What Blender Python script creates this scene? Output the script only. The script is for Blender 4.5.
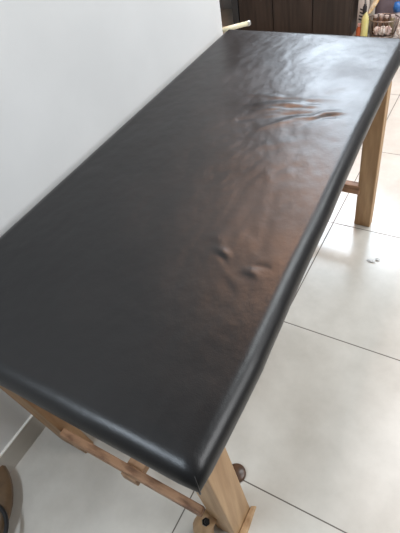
import bpy, bmesh, math, random
from mathutils import Vector, Matrix, noise

for o in list(bpy.data.objects):
    bpy.data.objects.remove(o, do_unlink=True)
S = bpy.context.scene
C = S.collection

# ---------------------------------------------------------------- camera
cam = bpy.data.cameras.new('camera')
co = bpy.data.objects.new('camera', cam)
C.objects.link(co)
S.camera = co
cam.sensor_fit = 'VERTICAL'
cam.sensor_height = 24.0
cam.lens = 469.306 * 24.0 / 533.0
cam.clip_start = 0.02
co.matrix_world = Matrix((
    (0.862004, -0.265321, 0.431919, 1.088355),
    (0.483864, 0.684634, -0.545116, -0.154581),
    (-0.151076, 0.678882, 0.718537, 1.495429),
    (0, 0, 0, 1)))

# ---------------------------------------------------------------- world, light, exposure
w = bpy.data.worlds.new('room_light')
S.world = w
w.use_nodes = True
w.node_tree.nodes['Background'].inputs[0].default_value = (1.0, 0.985, 0.95, 1)
w.node_tree.nodes['Background'].inputs[1].default_value = 0.13


def area(name, loc, target, sx, sy, power, col):
    l = bpy.data.lights.new(name, 'AREA')
    l.shape = 'RECTANGLE'
    l.size, l.size_y, l.energy, l.color = sx, sy, power, col
    o = bpy.data.objects.new(name, l)
    o.location = loc
    o.rotation_euler = (Vector(target) - Vector(loc)).to_track_quat('-Z', 'Y').to_euler()
    C.objects.link(o)
    return o


area('window_daylight', (0.20, 3.80, 2.0), (0.7, 1.0, 0.6), 1.25, 1.1, 105, (0.76, 0.88, 1.0))
area('warm_sheen_light', (0.08, 2.55, 2.78), (0.08, 2.55, 0), 0.6, 1.1, 38, (1.0, 0.53, 0.31))  # added warm area light, gives the brown sheen on the leather
area('near_edge_light', (0.12, -0.55, 1.95), (0.9, 0.1, 0.7), 1.0, 0.12, 27, (0.78, 0.89, 1.0))  # added cool strip light, draws the highlight along the near rolled edge
area('ceiling_tube_light', (1.75, 2.35, 2.75), (1.3, 1.6, 0), 1.0, 2.0, 70, (0.92, 0.97, 1.0))
area('right_side_fill', (3.4, 1.0, 2.4), (1.0, 0.9, 0), 1.8, 1.5, 76, (0.97, 0.98, 1.0))  # added soft fill for floor and wall, makes up for the dim world

vs = S.view_settings
vs.view_transform = 'Standard'
vs.look = 'None'
vs.gamma = 1
vs.use_curve_mapping = False
vs.exposure = -0.12


# ---------------------------------------------------------------- materials
def newmat(name, col=(0.5, 0.5, 0.5), rough=0.5, metal=0.0, spec=0.5):
    m = bpy.data.materials.new(name)
    m.use_nodes = True
    b = m.node_tree.nodes['Principled BSDF']
    b.inputs['Base Color'].default_value = (*col, 1)
    b.inputs['Roughness'].default_value = rough
    b.inputs['Metallic'].default_value = metal
    b.inputs['Specular IOR Level'].default_value = spec
    return m, m.node_tree.nodes, m.node_tree.links, b


def mottled(name, c1, c2, scale=(6, 6, 6), rough=0.5, detail=4, bump=0.0, lo=0.35, hi=0.65, bscale=None, spec=0.5):
    m, n, l, b = newmat(name, c1, rough, 0, spec)
    tc = n.new('ShaderNodeTexCoord')
    mp = n.new('ShaderNodeMapping')
    mp.inputs['Scale'].default_value = scale
    nz = n.new('ShaderNodeTexNoise')
    nz.inputs['Scale'].default_value = 1
    nz.inputs['Detail'].default_value = detail
    cr = n.new('ShaderNodeValToRGB')
    cr.color_ramp.elements[0].position = lo
    cr.color_ramp.elements[1].position = hi
    cr.color_ramp.elements[0].color = (*c1, 1)
    cr.color_ramp.elements[1].color = (*c2, 1)
    l.new(tc.outputs['Object'], mp.inputs['Vector'])
    l.new(mp.outputs['Vector'], nz.inputs['Vector'])
    l.new(nz.outputs['Fac'], cr.inputs['Fac'])
    l.new(cr.outputs['Color'], b.inputs['Base Color'])
    if bump:
        bp = n.new('ShaderNodeBump')
        bp.inputs['Strength'].default_value = bump
        bp.inputs['Distance'].default_value = 0.004
        src = nz
        if bscale:
            src = n.new('ShaderNodeTexNoise')
            src.inputs['Scale'].default_value = bscale
            src.inputs['Detail'].default_value = 3
            l.new(tc.outputs['Object'], src.inputs['Vector'])
        l.new(src.outputs['Fac'], bp.inputs['Height'])
        l.new(bp.outputs['Normal'], b.inputs['Normal'])
    return m


def wood(name, dark, light, axis, rough=0.55):
    """streaks run along axis (0 x, 1 y, 2 z)"""
    sc = [38, 38, 38]
    sc[axis] = 2.2
    return mottled(name, dark, light, tuple(sc), rough, 5, 0.25, 0.3, 0.7)


M = {}
M['wall'] = mottled('painted_wall', (0.66, 0.665, 0.66), (0.71, 0.715, 0.71), (3, 3, 3), 0.7, 5, 0.05, bscale=60)
M['skirting'] = mottled('skirting_tile', (0.43, 0.40, 0.35), (0.50, 0.47, 0.42), (5, 5, 5), 0.3)
M['skirting_top'] = newmat('skirting_top_edge', (0.82, 0.80, 0.74), 0.5)[0]


def floor_mat():
    m, n, l, b = newmat('glossy_floor_tiles', (0.6, 0.57, 0.53), 0.16)
    tc = n.new('ShaderNodeTexCoord')
    sp = n.new('ShaderNodeSeparateXYZ')
    l.new(tc.outputs['Object'], sp.inputs[0])

    def edge(out, off):
        a = n.new('ShaderNodeMath'); a.operation = 'SUBTRACT'; a.inputs[1].default_value = off - 0.3
        l.new(out, a.inputs[0])
        f = n.new('ShaderNodeMath'); f.operation = 'FLOORED_MODULO'; f.inputs[1].default_value = 0.6
        l.new(a.outputs[0], f.inputs[0])
        s = n.new('ShaderNodeMath'); s.operation = 'SUBTRACT'; s.inputs[1].default_value = 0.3
        l.new(f.outputs[0], s.inputs[0])
        ab = n.new('ShaderNodeMath'); ab.operation = 'ABSOLUTE'
        l.new(s.outputs[0], ab.inputs[0])
        return ab
    ex, ey = edge(sp.outputs['X'], 0.6346), edge(sp.outputs['Y'], 0.2443)
    mn = n.new('ShaderNodeMath'); mn.operation = 'MINIMUM'
    l.new(ex.outputs[0], mn.inputs[0]); l.new(ey.outputs[0], mn.inputs[1])
    mr = n.new('ShaderNodeMapRange')
    mr.inputs['From Min'].default_value = 0.0013
    mr.inputs['From Max'].default_value = 0.0026
    l.new(mn.outputs[0], mr.inputs['Value'])
    nz = n.new('ShaderNodeTexNoise'); nz.inputs['Scale'].default_value = 3.2
    nz.inputs['Detail'].default_value = 7; nz.inputs['Roughness'].default_value = 0.62
    l.new(tc.outputs['Object'], nz.inputs['Vector'])
    cr = n.new('ShaderNodeValToRGB')
    e = cr.color_ramp.elements
    e[0].position, e[1].position = 0.32, 0.66
    e[0].color = (0.475, 0.445, 0.395, 1)
    e[1].color = (0.63, 0.60, 0.545, 1)
    l.new(nz.outputs['Fac'], cr.inputs['Fac'])
    mx = n.new('ShaderNodeMix'); mx.data_type = 'RGBA'
    mx.inputs['A'].default_value = (0.10, 0.08, 0.065, 1)
    l.new(mr.outputs[0], mx.inputs['Factor'])
    l.new(cr.outputs['Color'], mx.inputs['B'])
    l.new(mx.outputs['Result'], b.inputs['Base Color'])
    rr = n.new('ShaderNodeMapRange')
    rr.inputs['To Min'].default_value = 0.6
    rr.inputs['To Max'].default_value = 0.23
    l.new(mr.outputs[0], rr.inputs['Value'])
    l.new(rr.outputs[0], b.inputs['Roughness'])
    bp = n.new('ShaderNodeBump'); bp.inputs['Strength'].default_value = 0.5
    bp.inputs['Distance'].default_value = 0.001
    l.new(mr.outputs[0], bp.inputs['Height'])
    l.new(bp.outputs['Normal'], b.inputs['Normal'])
    return m


M['floor'] = floor_mat()


def leather():
    m, n, l, b = newmat('black_leatherette', (0.007, 0.007, 0.0075), 0.33, 0, 0.42)
    tc = n.new('ShaderNodeTexCoord')
    v = n.new('ShaderNodeTexVoronoi'); v.inputs['Scale'].default_value = 420
    nz = n.new('ShaderNodeTexNoise'); nz.inputs['Scale'].default_value = 55; nz.inputs['Detail'].default_value = 6
    n3 = n.new('ShaderNodeTexNoise'); n3.inputs['Scale'].default_value = 7; n3.inputs['Detail'].default_value = 5
    for q in (v, nz, n3):
        l.new(tc.outputs['Object'], q.inputs['Vector'])
    b1 = n.new('ShaderNodeBump'); b1.inputs['Strength'].default_value = 0.12; b1.inputs['Distance'].default_value = 0.001
    b2 = n.new('ShaderNodeBump'); b2.inputs['Strength'].default_value = 0.25; b2.inputs['Distance'].default_value = 0.002
    l.new(v.outputs['Distance'], b1.inputs['Height'])
    l.new(nz.outputs['Fac'], b2.inputs['Height'])
    l.new(b1.outputs['Normal'], b2.inputs['Normal'])
    l.new(b2.outputs['Normal'], b.inputs['Normal'])
    mr = n.new('ShaderNodeMapRange')
    mr.inputs['From Min'].default_value = 0.3; mr.inputs['From Max'].default_value = 0.7
    mr.inputs['To Min'].default_value = 0.29; mr.inputs['To Max'].default_value = 0.41
    l.new(n3.outputs['Fac'], mr.inputs['Value'])
    l.new(mr.outputs[0], b.inputs['Roughness'])
    return m


M['leather'] = leather()
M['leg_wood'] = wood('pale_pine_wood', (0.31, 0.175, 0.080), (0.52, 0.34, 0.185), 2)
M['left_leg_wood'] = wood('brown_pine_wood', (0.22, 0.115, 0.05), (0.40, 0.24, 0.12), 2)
M['rail_wood'] = mottled('reddish_rail_wood', (0.15, 0.07, 0.035), (0.40, 0.225, 0.125), (14, 40, 40), 0.55, 5, 0.25, 0.34, 0.56)
M['beam_wood'] = wood('brown_beam_wood', (0.26, 0.14, 0.07), (0.42, 0.26, 0.15), 1)
M['board_wood'] = wood('plywood_board', (0.30, 0.25, 0.19), (0.42, 0.36, 0.28), 1)
M['black_metal'] = newmat('black_metal', (0.03, 0.03, 0.03), 0.3, 0.8)[0]
M['dark_wood'] = wood('dark_wardrobe_wood', (0.016, 0.010, 0.007), (0.048, 0.032, 0.024), 2, 0.35)
M['dark_frame'] = newmat('slate_frame', (0.03, 0.034, 0.038), 0.4)[0]
M['pipe'] = mottled('cream_plastic', (0.62, 0.58, 0.40), (0.75, 0.72, 0.55), (20, 20, 20), 0.4)
M['pipe_cap'] = newmat('grey_pipe_end', (0.42, 0.42, 0.40), 0.35, 0.5)[0]
M['stool'] = mottled('brown_stool_wood', (0.085, 0.05, 0.025), (0.15, 0.09, 0.045), (14, 14, 14), 0.4)
M['cushion_pink'] = mottled('worn_brown_fabric', (0.12, 0.075, 0.06), (0.19, 0.12, 0.10), (20, 20, 20), 0.8)
M['black_rubber'] = newmat('black_rubber', (0.012, 0.012, 0.014), 0.45)[0]
M['knob'] = mottled('brown_knob', (0.05, 0.025, 0.014), (0.11, 0.055, 0.03), (30, 30, 30), 0.35)


# ---------------------------------------------------------------- mesh helpers
def link(name, bm, mat, parent=None, smooth=False):
    bmesh.ops.recalc_face_normals(bm, faces=bm.faces)
    me = bpy.data.meshes.new(name)
    bm.to_mesh(me)
    bm.free()
    for mt in (mat if isinstance(mat, (list, tuple)) else [mat]):
        me.materials.append(mt)
    if smooth:
        for p in me.polygons:
            p.use_smooth = True
    o = bpy.data.objects.new(name, me)
    C.objects.link(o)
    if parent:
        o.parent = parent
        o.matrix_parent_inverse = Matrix.Translation(parent.location).inverted()
    return o


def hexa(bm, pts, bev=0.0, seg=2):
    """pts: 4 bottom (ccw) + 4 top"""
    v = [bm.verts.new(p) for p in pts]
    fs = [bm.faces.new([v[i] for i in q]) for q in
          ((3, 2, 1, 0), (4, 5, 6, 7), (0, 1, 5, 4), (1, 2, 6, 5), (2, 3, 7, 6), (3, 0, 4, 7))]
    if bev:
        es = {e for f in fs for e in f.edges}
        bmesh.ops.bevel(bm, geom=list(es), offset=bev, segments=seg, affect='EDGES', profile=0.5)
    return bm


def box(bm, a, b, bev=0.0, seg=2):
    (x0, y0, z0), (x1, y1, z1) = a, b
    return hexa(bm, [(x0, y0, z0), (x1, y0, z0), (x1, y1, z0), (x0, y1, z0),
                     (x0, y0, z1), (x1, y0, z1), (x1, y1, z1), (x0, y1, z1)], bev, seg)


def tube(bm, pts, rad, n=12, closed=False, caps=True):
    pts = [Vector(p) for p in pts]
    k = len(pts)
    rs = rad if isinstance(rad, (list, tuple)) else [rad] * k
    rings = []
    up = None
    for i, p in enumerate(pts):
        if closed:
            t = pts[(i + 1) % k] - pts[i - 1]
        else:
            t = pts[min(i + 1, k - 1)] - pts[max(i - 1, 0)]
        t.normalize()
        if up is None:
            up = Vector((0, 0, 1)) if abs(t.z) < 0.9 else Vector((1, 0, 0))
        u = (up - t * up.dot(t)).normalized()
        up = u
        s = t.cross(u)
        rings.append([bm.verts.new(p + rs[i] * (math.cos(2 * math.pi * j / n) * u + math.sin(2 * math.pi * j / n) * s))
                      for j in range(n)])
    for i in range(k if closed else k - 1):
        a, b = rings[i], rings[(i + 1) % k]
        for j in range(n):
            bm.faces.new((a[j], a[(j + 1) % n], b[(j + 1) % n], b[j]))
    if caps and not closed:
        bm.faces.new(rings[0][::-1])
        bm.faces.new(rings[-1])
    return bm


def lathe(bm, prof, c=(0, 0, 0), n=24, sx=1, sy=1):
    rings = []
    for r, z in prof:
        if r < 1e-5:
            rings.append([bm.verts.new((c[0], c[1], c[2] + z))])
        else:
            rings.append([bm.verts.new((c[0] + sx * r * math.cos(2 * math.pi * j / n),
                                        c[1] + sy * r * math.sin(2 * math.pi * j / n), c[2] + z)) for j in range(n)])
    for a, b in zip(rings, rings[1:]):
        for j in range(n):
            k = (j + 1) % n
            if len(a) == 1 and len(b) == 1:
                continue
            if len(a) == 1:
                bm.faces.new((a[0], b[k], b[j]))
            elif len(b) == 1:
                bm.faces.new((a[j], a[k], b[0]))
            else:
                bm.faces.new((a[j], a[k], b[k], b[j]))
    return bm


def thing(name, loc, label, cat, group=None):
    o = bpy.data.objects.new(name, None)
    o.location = loc
    o.empty_display_size = 0.1
    C.objects.link(o)
    tag(o, label, cat, group)
    return o


def tag(o, label, cat, group=None):
    o['label'] = label
    o['category'] = cat
    if group:
        o['group'] = group
    return o


def struct(name, bm, mat, smooth=False):
    o = link(name, bm, mat, None, smooth)
    o['kind'] = 'structure'
    return o


# ---------------------------------------------------------------- the room
struct('floor', box(bmesh.new(), (-2.0, -2.0, -0.05), (3.8, 3.85, 0.0)), M['floor'])
struct('wall_left', box(bmesh.new(), (-0.10, -2.0, 0.0), (0.044, 1.668, 2.8), 0.004), M['wall'])
struct('wall_back', box(bmesh.new(), (-2.0, 3.85, 0.0), (3.8, 3.97, 2.8)), mottled(
    'back_wall_paint', (0.36, 0.365, 0.37), (0.42, 0.425, 0.43), (3, 3, 3), 0.7))
bb = box(bmesh.new(), (0.044, -2.0, 0.0), (0.052, 1.668, 0.098))
sk = struct('baseboard_left', bb, M['skirting'])
tb = box(bmesh.new(), (0.044, -2.0, 0.098), (0.053, 1.668, 0.104), 0.0015)
struct('trim_1', tb, M['skirting_top'])

wf = bmesh.new()
for a, b in (((-0.46, 3.81, 1.36), (-0.38, 3.85, 2.54)), ((0.82, 3.81, 1.36), (0.90, 3.85, 2.54)),
             ((-0.38, 3.81, 1.36), (0.82, 3.85, 1.44)), ((-0.38, 3.81, 2.46), (0.82, 3.85, 2.54))):
    box(wf, a, b, 0.004)
struct('window_1', wf, newmat('white_window_frame', (0.7, 0.7, 0.7), 0.4)[0])

# ---------------------------------------------------------------- the massage table
X0, X1, Y0, Y1, ZT, ZB = 0.076, 0.865, 0.002, 1.650, 0.7535, 0.7035
EDGE = [(-0.1, 0.864), (0.1, 0.864), (0.25, 0.862), (0.4, 0.853), (0.5, 0.847), (0.7, 0.839), (1.03, 0.820), (1.38, 0.807), (1.7, 0.801)]


def taper(x, y):
    """the hand made top narrows a little towards its far end"""
    e = EDGE[-1][1]
    for (a, p), (b, q) in zip(EDGE, EDGE[1:]):
        if a <= y < b:
            t = (y - a) / (b - a)
            e = p + (q - p) * t
            break
    return X0 + (x - X0) * (e - X0) / (X1 - X0)

table = thing('massage_table', (0.466, 0.8, 0.0),
              'long black leatherette massage table on rough pine legs beside the white wall', 'massage table')

WR = [  # pulls and creases in the cover: (x, y, length, width, angle, height)
    (0.682, 0.466, 0.034, 0.011, -0.5, 0.0045), (0.690, 0.449, 0.030, 0.007, -0.5, -0.0022),
    (0.768, 0.434, 0.028, 0.011, -0.2, 0.0038), (0.782, 0.458, 0.030, 0.007, 0.1, -0.0020),
    (0.650, 0.500, 0.050, 0.012, -0.3, 0.0012), (0.735, 0.400, 0.060, 0.012, -0.6, 0.0010),
    (0.560, 1.075, 0.100, 0.007, 0.25, 0.0022), (0.610, 1.090, 0.110, 0.006, 0.32, -0.0020),
    (0.560, 1.045, 0.090, 0.007, 0.30, -0.0015), (0.620, 1.010, 0.080, 0.007, 0.5, 0.0018),
    (0.680, 1.115, 0.070, 0.007, 0.4, 0.0018), (0.520, 1.165, 0.110, 0.008, 0.05, -0.0015),
    (0.740, 1.068, 0.070, 0.010, 0.55, -0.0055), (0.735, 1.088, 0.075, 0.014, 0.5, 0.0045),
    (0.655, 1.040, 0.120, 0.012, 0.42, 0.0035), (0.640, 1.060, 0.130, 0.011, 0.35, -0.0030),
    (0.585, 1.110, 0.150, 0.013, 0.18, 0.0035), (0.590, 1.137, 0.150, 0.011, 0.12, -0.0030),
    (0.500, 1.150, 0.100, 0.014, 0.05, 0.0025), (0.680, 1.160, 0.110, 0.014, 0.3, 0.0028),
    (0.600, 0.990, 0.120, 0.016, 0.5, 0.002), (0.520, 1.010, 0.120, 0.014, 0.4, -0.0016),
    (0.720, 1.240, 0.100, 0.022, 0.6, 0.0022), (0.640, 0.900, 0.160, 0.020, 0.6, 0.0014),
]


def top_z(x, y):
    z = 0.0022 * noise.noise(Vector((x * 5, y * 4, 1.3))) + 0.0011 * noise.noise(Vector((x * 13, y * 9, 4.1)))
    z += 0.0005 * noise.noise(Vector((x * 40, y * 30, 7.7)))
    for (a, b, L, w_, an, h) in WR:
        dx, dy = x - a, y - b
        u = dx * math.cos(an) + dy * math.sin(an)
        v = -dx * math.sin(an) + dy * math.cos(an)
        v += 0.25 * u * u / L
        q = (u / L) ** 2 * 3 + (v / w_) ** 2 * 1.2
        if q < 7:
            z += 0.62 * h * math.exp(-q)
    return z


def cushion():
    bm = bmesh.new()
    R_ = 0.036
    nx, ny, nc = 150, 300, 9

    def spread(a, b, n):
        return [a + (b - a) * i / n for i in range(n + 1)]
    prof = []   # (inset, z) from the underside up the side and over the rolled edge
    H_ = 0.034
    prof.append((0.012, 0.0))
    prof.append((0.006, 0.001))
    prof.append((0.002, 0.005))
    prof.append((0.0, 0.011))
    prof.append((0.0, 0.05 - H_ - 0.001))
    for i in range(1, nc + 1):
        a = i / nc * math.pi / 2
        prof.append((R_ * (1 - math.cos(a)), 0.05 - H_ + H_ * math.sin(a)))
    # outline loops, built by insetting a rounded rectangle whose samples follow the top grid
    xs = spread(X0 + R_, X1 - R_, nx)
    ys = spread(Y0 + R_, Y1 - R_, ny)
    grid = [[bm.verts.new((x, y, ZT + top_z(x, y) * min(1, (min(x - X0, X1 - x, y - Y0, Y1 - y) - R_) / 0.02)))
             for y in ys] for x in xs]
    for i in range(nx):
        for j in range(ny):
            bm.faces.new((grid[i][j], grid[i + 1][j], grid[i + 1][j + 1], grid[i][j + 1]))
    per = []
    for i in range(nx):
        per.append((grid[i][0], (0, -1)))
    per.append((grid[nx][0], (1, -1)))
    for j in range(1, ny):
        per.append((grid[nx][j], (1, 0)))
    per.append((grid[nx][ny], (1, 1)))
    for i in range(nx - 1, 0, -1):
        per.append((grid[i][ny], (0, 1)))
    per.append((grid[0][ny], (-1, 1)))
    for j in range(ny - 1, 0, -1):
        per.append((grid[0][j], (-1, 0)))
    per[0] = (grid[0][0], (-1, -1))
    n = len(per)
    last = [v for v, d in per]
    for ins, z in prof[::-1][1:]:
        cur = []
        for v, d in per:
            out = R_ - ins
            L = 0.93 if d[0] and d[1] else 1.0     # the four corners are pulled a little round
            zz = ZB + z
            px, py = v.co.x + d[0] * out * L, v.co.y + d[1] * out * L
            wob = 0.0009 * noise.noise(Vector((px * 9, py * 9, z * 20)))
            cur.append(bm.verts.new((px + d[0] * wob, py + d[1] * wob, zz)))
        for i in range(n):
            j = (i + 1) % n
            bm.faces.new((last[i], cur[i], cur[j], last[j]))
        last = cur
    bm.faces.new(last)
    for v in bm.verts:
        v.co.x = taper(v.co.x, v.co.y)
    return bm


pad = link('cushion', cushion(), M['leather'], table, True)
pad['label'] = 'padded black leatherette top with creases and rolled edges'
# folded pleat of the cover at the near corner
bm = bmesh.new()
pl, pr = [], []
for i in range(14):
    a = math.radians(18 + 72 * min(i, 10) / 10)
    o_ = 0.036 * math.sin(a) * 0.93
    zz = ZT - 0.034 * (1 - math.cos(a)) - 0.002 - max(0, i - 10) * 0.0015
    pl.append((X1 - 0.036 + o_ - 0.0006, Y0 + 0.036 - o_ + 0.0006, zz))
    pr.append(0.0004 + 0.0016 * math.sin(math.pi * min(1, i / 10 + 0.05) / 2))
bm = bmesh.new()
tube(bm, pl, pr, 10)
link('corner_pleat', bm, M['leather'], pad, True)

bm = box(bmesh.new(), (X0 + 0.01, Y0 + 0.014, ZB - 0.012), (X1 - 0.013, Y1 - 0.014, ZB), 0.001)
bmesh.ops.subdivide_edges(bm, edges=[e for e in bm.edges if abs(e.verts[0].co.y - e.verts[1].co.y) > 0.5], cuts=24)
for v in bm.verts:
    v.co.x = taper(v.co.x, v.co.y)
link('support_board', bm, M['board_wood'], table)
# frame bars under the board
for nm, a, b in (('apron', (0.14, 0.16, 0.625), (0.175, 1.36, 0.6925)), ('apron', (0.745, 0.16, 0.625), (0.78, 1.36, 0.6925))):
    link(nm, box(bmesh.new(), a, b, 0.002), M['beam_wood'], table)


def leg(foot, top, zt=0.6925, bev=0.003):
    """foot / top: (x0, x1, y0, y1)"""
    bm = bmesh.new()
    hexa(bm, [(foot[0], foot[2], 0), (foot[1], foot[2], 0), (foot[1], foot[3], 0), (foot[0], foot[3], 0),
              (top[0], top[2], zt), (top[1], top[2], zt), (top[1], top[3], zt), (top[0], top[3], zt)], bev)
    return bm


near_right = link('leg', leg((0.742, 0.808, 0.094, 0.183), (0.742, 0.812, 0.064, 0.137)), M['leg_wood'], table)
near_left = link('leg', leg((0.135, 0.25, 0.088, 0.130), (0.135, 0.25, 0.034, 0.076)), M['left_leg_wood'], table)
far_right = link('leg', leg((0.722, 0.790, 1.466, 1.512), (0.735, 0.800, 1.39, 1.44)), M['leg_wood'], table)
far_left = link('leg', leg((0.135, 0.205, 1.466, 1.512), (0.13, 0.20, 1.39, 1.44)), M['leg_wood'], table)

# low end rails and the long beam that joins them
bm = bmesh.new()
box(bm, (0.256, 0.061, 0.193), (0.744, 0.085, 0.219), 0.004, 3)
link('end_rail', bm, M['rail_wood'], table)['label'] = 'thin reddish wooden rail between the near legs'
bm = bmesh.new()
box(bm, (0.19, 1.437, 0.190), (0.735, 1.470, 0.232), 0.004)
link('end_rail', bm, M['rail_wood'], table)
bm = bmesh.new()
box(bm, (0.484, 0.056, 0.162), (0.538, 1.475, 0.196), 0.003)
link('centre_beam', bm, M['beam_wood'], table)
# curved brace below the rail at the near right leg
bm = bmesh.new()
tube(bm, [(0.750, 0.085, 0.135), (0.735, 0.080, 0.11), (0.722, 0.070, 0.06), (0.718, 0.060, 0.0)],
     [0.018, 0.026, 0.030, 0.030], 16)
link('brace', bm, M['leg_wood'], table, True)
bm = bmesh.new()
tube(bm, [(0.733, 0.071, 0.100), (0.747, 0.066, 0.150)], 0.011, 6)
tube(bm, [(0.747, 0.066, 0.150), (0.751, 0.065, 0.162)], 0.0055, 10)
bo = link('bolt', bm, M['black_metal'], near_right)
# small pale wedge under the outer side of the near right leg
bm = bmesh.new()
hexa(bm, [(0.809, 0.100, 0), (0.832, 0.105, 0), (0.824, 0.196, 0), (0.809, 0.188, 0),
          (0.809, 0.100, 0.010), (0.829, 0.107, 0.010), (0.821, 0.193, 0.010), (0.809, 0.186, 0.010)], 0.002)
link('foot_wedge', bm, M['leg_wood'], table)

# ---------------------------------------------------------------- small things around the table
bm = lathe(bmesh.new(), [(0, 0), (0.026, 0), (0.029, 0.004), (0.029, 0.012), (0.025, 0.017), (0, 0.019)],
           (0.730, 0.252, 0), 28)
tag(link('wooden_knob', bm, M['knob'], None, True),
    'small dark brown rounded wooden piece on the floor behind the near right table leg', 'wooden knob')

st = thing('stool', (0.005, -0.265, 0), 'low round brown stool cut off by the left edge of the photo', 'stool')
bm = lathe(bmesh.new(), [(0, 0.03), (0.17, 0.03), (0.195, 0.036), (0.205, 0.05), (0.200, 0.066), (0.185, 0.072), (0, 0.072)],
           (0, -0.27, 0), 48)
link('seat', bm, M['stool'], st, True)
for a in (0.8, 2.4, 4.0, 5.5):
    bm = lathe(bmesh.new(), [(0, 0), (0.014, 0), (0.018, 0.031), (0, 0.031)],
               (0.13 * math.cos(a), -0.27 + 0.13 * math.sin(a), 0), 14)
    link('foot', bm, M['stool'], st, True)
bm = bmesh.new()
tube(bm, [(0.148 + 0.082 * math.cos(t), -0.255 + 0.082 * math.sin(t), 0.0785) for t in
          [2 * math.pi * i / 48 for i in range(48)]], 0.0065, 10, closed=True)
tag(link('cable_loop', bm, M['black_rubber'], None, True), 'loop of thick black cable lying on the low brown stool', 'cable')

# cream pipe end beyond the far corner of the table
pp = thing('pipe', (0.0, 1.668, 0.70), 'cream plastic pipe end poking out past the far corner of the table', 'pipe')
A, B = Vector((0.040, 1.669, 0.729)), Vector((0.085, 1.820, 0.700))
d = (B - A).normalized()
bm = bmesh.new()
tube(bm, [A, B], 0.0100, 18)
link('pipe_tube', bm, M['pipe'], pp, True)
bm = bmesh.new()
tube(bm, [B - d * 0.006, B + d * 0.010], 0.0115, 18)
link('end_cap', bm, M['pipe_cap'], pp)

# ---------------------------------------------------------------- dark wardrobe far behind
wd = thing('cabinet', (-0.33, 3.6, 0), 'dark brown wooden cabinet standing behind the far end of the table', 'cabinet')
wx0, wx1 = -0.80, 0.112
link('body', box(bmesh.new(), (wx0, 3.372, 0.0), (wx1, 3.83, 1.15), 0.004), M['dark_wood'], wd)
link('side_frame', box(bmesh.new(), (wx0 - 0.015, 3.345, 0.0), (wx0 + 0.035, 3.372, 1.15), 0.003), M['dark_frame'], wd)
xs = [wx0 + 0.04, -0.475, -0.165, wx1 - 0.002]
for i in range(3):
    dr = link('door', box(bmesh.new(), (xs[i] + 0.002, 3.350, 0.03), (xs[i + 1] - 0.002, 3.372, 1.12), 0.003),
              M['dark_wood'], wd)
    hb = bmesh.new()
    hx = xs[i + 1] - 0.03
    tube(hb, [(hx, 3.352, 0.75), (hx, 3.325, 0.76), (hx, 3.325, 0.89), (hx, 3.352, 0.90)], 0.006, 10)
    h = link('handle', hb, M['pipe_cap'], dr, True)

# ---------------------------------------------------------------- clutter on the floor right of the wardrobe
FY = 3.40


def colmat(name, c, rough=0.4):
    return newmat(name, c, rough)[0]


# white packet with black stripes
pk = thing('printed_packet', (0.163, FY + 0.05, 0), 'upright white packet with slanted black stripes beside the dark cabinet', 'packet')
bm = box(bmesh.new(), (0.134, FY + 0.03, 0), (0.205, FY + 0.09, 0.30), 0.008, 3)
link('packet_body', bm, colmat('white_packet', (0.62, 0.58, 0.55), 0.35), pk, True)
for k in range(4):
    bm = bmesh.new()
    z = 0.112 + k * 0.022
    x = 0.148 + 0.002 * k
    hexa(bm, [(x, FY + 0.0285, z), (x + 0.038, FY + 0.0285, z - 0.012), (x + 0.038, FY + 0.032, z - 0.012), (x, FY + 0.032, z),
              (x, FY + 0.0285, z + 0.010), (x + 0.038, FY + 0.0285, z - 0.002), (x + 0.038, FY + 0.032, z - 0.002), (x, FY + 0.032, z + 0.010)])
    link('black_stripe', bm, colmat('black_print', (0.02, 0.02, 0.025)), pk)
# little orange bottle
bt = thing('bottle', (0.168, FY - 0.01, 0), 'small rust orange bottle in front of the striped white packet', 'bottle')
link('bottle_body', lathe(bmesh.new(), [(0, 0), (0.017, 0), (0.019, 0.008), (0.019, 0.062), (0.012, 0.078), (0.009, 0.085), (0, 0.085)],
                          (0.168, FY - 0.01, 0), 20), colmat('rust_orange', (0.42, 0.10, 0.03)), bt, True)
link('bottle_cap', lathe(bmesh.new(), [(0, 0.083), (0.011, 0.083), (0.011, 0.10), (0, 0.10)], (0.168, FY - 0.01, 0), 16),
     colmat('pink_cap', (0.55, 0.30, 0.27)), bt)
# yellow green spray bottle
sb = thing('spray_bottle', (0.206, FY - 0.012, 0), 'yellow green bottle with a black pump top beside the wire basket', 'bottle')
link('bottle_body', lathe(bmesh.new(), [(0, 0), (0.022, 0), (0.025, 0.01), (0.025, 0.13), (0.020, 0.155), (0.010, 0.172), (0.010, 0.18), (0, 0.18)],
                          (0.206, FY - 0.012, 0), 24), mottled('yellow_green_plastic', (0.62, 0.58, 0.16), (0.72, 0.68, 0.36), (30, 30, 9), 0.25), sb, True)
bm = lathe(bmesh.new(), [(0, 0.176), (0.014, 0.176), (0.014, 0.215), (0.009, 0.222), (0.009, 0.232), (0, 0.232)], (0.196, FY - 0.012, 0), 18)
link('pump_top', bm, colmat('black_plastic', (0.015, 0.015, 0.02)), sb, True)
bm = bmesh.new()
tube(bm, [(0.196, FY - 0.012, 0.230), (0.193, FY - 0.012, 0.30)], 0.006, 10)
link('pump_stem', bm, colmat('grey_stem', (0.22, 0.21, 0.20)), sb, True)
# white paper
bm = box(bmesh.new(), (0.200, FY + 0.10, 0.0), (0.232, FY + 0.14, 0.32), 0.004)
tag(link('carton', bm, colmat('white_carton', (0.60, 0.56, 0.50), 0.6)), 'tall off white carton behind the yellow green bottle', 'carton')
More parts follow.
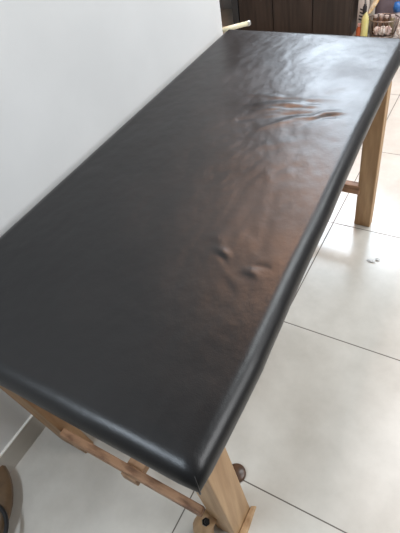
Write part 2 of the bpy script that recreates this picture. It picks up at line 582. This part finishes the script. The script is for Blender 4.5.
# shiny yellow pouch leaning (crumpled)
random.seed(4)
bm = bmesh.new()
rows = [(0.206, 0.222, 0.150), (0.212, 0.240, 0.175), (0.222, 0.256, 0.200), (0.236, 0.270, 0.228), (0.232, 0.276, 0.262), (0.222, 0.268, 0.30)]
fr, bk = [], []
for i, (a, b, z) in enumerate(rows):
    fr.append([bm.verts.new((a + (b - a) * k / 4, FY + 0.045 - 0.010 * math.sin(math.pi * k / 4) + random.uniform(-.004, .004), z)) for k in range(5)])
    bk.append([bm.verts.new((a + (b - a) * k / 4, FY + 0.058 + 0.008 * math.sin(math.pi * k / 4), z)) for k in range(5)])
for g in (fr, bk):
    for i in range(len(rows) - 1):
        for k in range(4):
            bm.faces.new((g[i][k], g[i][k + 1], g[i + 1][k + 1], g[i + 1][k]))
for i in range(len(rows) - 1):
    bm.faces.new((fr[i][0], fr[i + 1][0], bk[i + 1][0], bk[i][0]))
    bm.faces.new((fr[i][4], bk[i][4], bk[i + 1][4], fr[i + 1][4]))
for k in range(4):
    bm.faces.new((fr[0][k], bk[0][k], bk[0][k + 1], fr[0][k + 1]))
    bm.faces.new((fr[-1][k], fr[-1][k + 1], bk[-1][k + 1], bk[-1][k]))
tag(link('pouch', bm, mottled('yellow_foil', (0.80, 0.50, 0.15), (0.90, 0.85, 0.70), (25, 25, 25), 0.2)),
    'shiny orange yellow pouch leaning at the top of the yellow green bottle', 'pouch')

# basket with jars and crumpled packets
bx, by = 0.318, FY + 0.05
bk_ = thing('wire_basket', (bx, by, 0), 'oval wire basket full of jars and crumpled packets on the far floor', 'basket')


def ring(cx, cy, z, rx, ry, r, n=40):
    b = bmesh.new()
    return tube(b, [(cx + rx * math.cos(2 * math.pi * i / n), cy + ry * math.sin(2 * math.pi * i / n), z) for i in range(n)], r, 8, closed=True)


M['wire'] = newmat('bronze_wire', (0.28, 0.22, 0.18), 0.35, 0.6)[0]
link('rim', ring(bx, by, 0.122, 0.102, 0.075, 0.004), M['wire'], bk_, True)
link('base_ring', ring(bx, by, 0.012, 0.080, 0.058, 0.004), M['wire'], bk_, True)
link('base_plate', lathe(bmesh.new(), [(0, 0), (0.080, 0), (0.082, 0.012), (0, 0.012)], (bx, by, 0), 32, 1, 0.72), M['wire'], bk_)
for i in range(18):
    a = 2 * math.pi * i / 18
    bm = bmesh.new()
    tube(bm, [(bx + 0.080 * math.cos(a), by + 0.058 * math.sin(a), 0.012),
              (bx + 0.096 * math.cos(a), by + 0.070 * math.sin(a), 0.07),
              (bx + 0.102 * math.cos(a), by + 0.075 * math.sin(a), 0.122)], 0.0025, 6)
    link('wire', bm, M['wire'], bk_, True)

jm = [colmat('dark_amber_glass', (0.09, 0.05, 0.03), 0.15), colmat('brown_jar', (0.17, 0.10, 0.07), 0.3), colmat('olive_jar', (0.20, 0.17, 0.10), 0.3)]
lid_m = colmat('pale_lid', (0.50, 0.42, 0.38), 0.3)
jd = ['darkest amber jar at the left end of the wire basket', 'brown jar second from the left in the wire basket',
      'amber jar in the middle of the wire basket', 'olive jar at the right end of the wire basket']
for i in range(4):
    jx, jy = bx - 0.060 + 0.038 * i, by + 0.012 + (0.006 if i % 2 else -0.004)
    j = thing('jar', (jx, jy, 0.0125), jd[i], 'jar', 'jars in the wire basket')
    link('jar_body', lathe(bmesh.new(), [(0, 0), (0.016, 0), (0.0175, 0.006), (0.0175, 0.100), (0.013, 0.112), (0, 0.112)],
                           (jx, jy, 0.0125), 18), jm[(0, 1, 0, 2)[i]], j, True)
    link('lid', lathe(bmesh.new(), [(0, 0.111), (0.014, 0.111), (0.014, 0.124), (0, 0.124)], (jx, jy, 0.0125), 18), lid_m, j)

pm = [mottled('pink_cellophane', (0.50, 0.36, 0.33), (0.82, 0.74, 0.70), (45, 45, 45), 0.2),
      mottled('white_cellophane', (0.55, 0.48, 0.43), (0.88, 0.84, 0.80), (40, 40, 40), 0.2)]
pd = ['crumpled pinkish packet low at the left of the wire basket', 'crumpled white packet low in the middle of the basket',
      'crumpled white packet low at the right of the basket', 'tall crumpled pink packet rising at the right of the basket']
for i, (dx, dy, z, rx, rz) in enumerate([(-0.030, -0.032, 0.046, 0.021, 0.030), (0.008, -0.036, 0.050, 0.019, 0.034),
                                         (0.043, -0.028, 0.050, 0.019, 0.034), (0.128, -0.02, 0.068, 0.022, 0.068)]):
    bm = bmesh.new()
    bmesh.ops.create_icosphere(bm, subdivisions=3, radius=1)
    for v in bm.verts:
        q = 1.15 + 0.75 * noise.noise(v.co * 2.6 + Vector((i * 7, 0, 0)))
        v.co = Vector((bx + dx + v.co.x * rx * q, by + dy + v.co.y * 0.017 * q, z + v.co.z * rz * min(q, 1.0)))
    tag(link('crumpled_packet', bm, pm[i % 2]), pd[i], 'packet', 'packets around the basket')

# mauve cloth bag behind the basket
mb = thing('cloth_bag', (0.30, FY + 0.29, 0), 'large mauve grey cloth bag standing behind the wire basket', 'bag')
bm = bmesh.new()
bmesh.ops.create_grid(bm, x_segments=1, y_segments=1, size=0.001)
bm.clear()
NN, ZN = 40, 14
rr = []
for k in range(ZN + 1):
    t = k / ZN
    z = 0.40 * t
    r_ = []
    for i in range(NN):
        a = 2 * math.pi * i / NN
        ca, sa = math.cos(a), math.sin(a)
        sq = (abs(ca) ** 3.2 + abs(sa) ** 3.2) ** (-1 / 3.2)
        g = 1 - 0.18 * t + 0.05 * noise.noise(Vector((ca * 2, sa * 2, z * 9)))
        r_.append(bm.verts.new((0.300 + 0.105 * sq * ca * g, FY + 0.29 + 0.07 * sq * sa * g, z)))
    rr.append(r_)
for a, b in zip(rr, rr[1:]):
    for i in range(NN):
        bm.faces.new((a[i], a[(i + 1) % NN], b[(i + 1) % NN], b[i]))
bm.faces.new(rr[0][::-1]); bm.faces.new(rr[-1])
link('bag_body', bm, mottled('mauve_cloth', (0.17, 0.14, 0.17), (0.24, 0.20, 0.23), (15, 15, 15), 0.8), mb, True)
bm = bmesh.new()
tube(bm, [(0.300 + 0.05 * math.cos(t), FY + 0.29, 0.395 + 0.09 * math.sin(t)) for t in [math.pi * i / 14 for i in range(15)]], 0.007, 8)
link('bag_handle', bm, colmat('black_webbing', (0.02, 0.02, 0.02)), mb, True)

# blue bottle right
bb_ = thing('detergent_bottle', (0.378, FY + 0.160, 0), 'pale pink bottle with a bright blue cap behind the right end of the basket', 'bottle')
link('bottle_body', lathe(bmesh.new(), [(0, 0), (0.030, 0), (0.034, 0.01), (0.034, 0.09), (0.02, 0.12), (0.014, 0.132), (0, 0.132)],
                          (0.378, FY + 0.160, 0), 24), colmat('pale_pink_plastic', (0.50, 0.42, 0.42), 0.3), bb_, True)
link('bottle_cap', lathe(bmesh.new(), [(0, 0.128), (0.026, 0.128), (0.030, 0.15), (0.024, 0.185), (0, 0.19)],
                         (0.378, FY + 0.160, 0), 20), colmat('bright_blue_plastic', (0.03, 0.14, 0.42), 0.3), bb_, True)

# scrap of clear plastic on the tiles
random.seed(9)
m, n_, l_, b_ = newmat('clear_plastic_film', (0.9, 0.9, 0.9), 0.12)
b_.inputs['Transmission Weight'].default_value = 0.5
b_.inputs['IOR'].default_value = 1.3
bm = bmesh.new()
for (cx, cy, rx, ry) in ((0.852, 1.268, 0.016, 0.008), (0.874, 1.285, 0.008, 0.007)):
    vs_ = []
    base = len(bm.verts)
    r = bmesh.ops.create_icosphere(bm, subdivisions=3, radius=1)['verts']
    for v in r:
        q = 1 + 0.5 * noise.noise(v.co * 2.5 + Vector((cx * 50, 0, 0)))
        v.co = Vector((cx + v.co.x * rx * q, cy + v.co.y * ry * q, max(0.0005, 0.003 + v.co.z * 0.0045 * q)))
tag(link('plastic_scrap', bm, m), 'small crumpled scrap of clear plastic on the tiles right of the table', 'scrap')
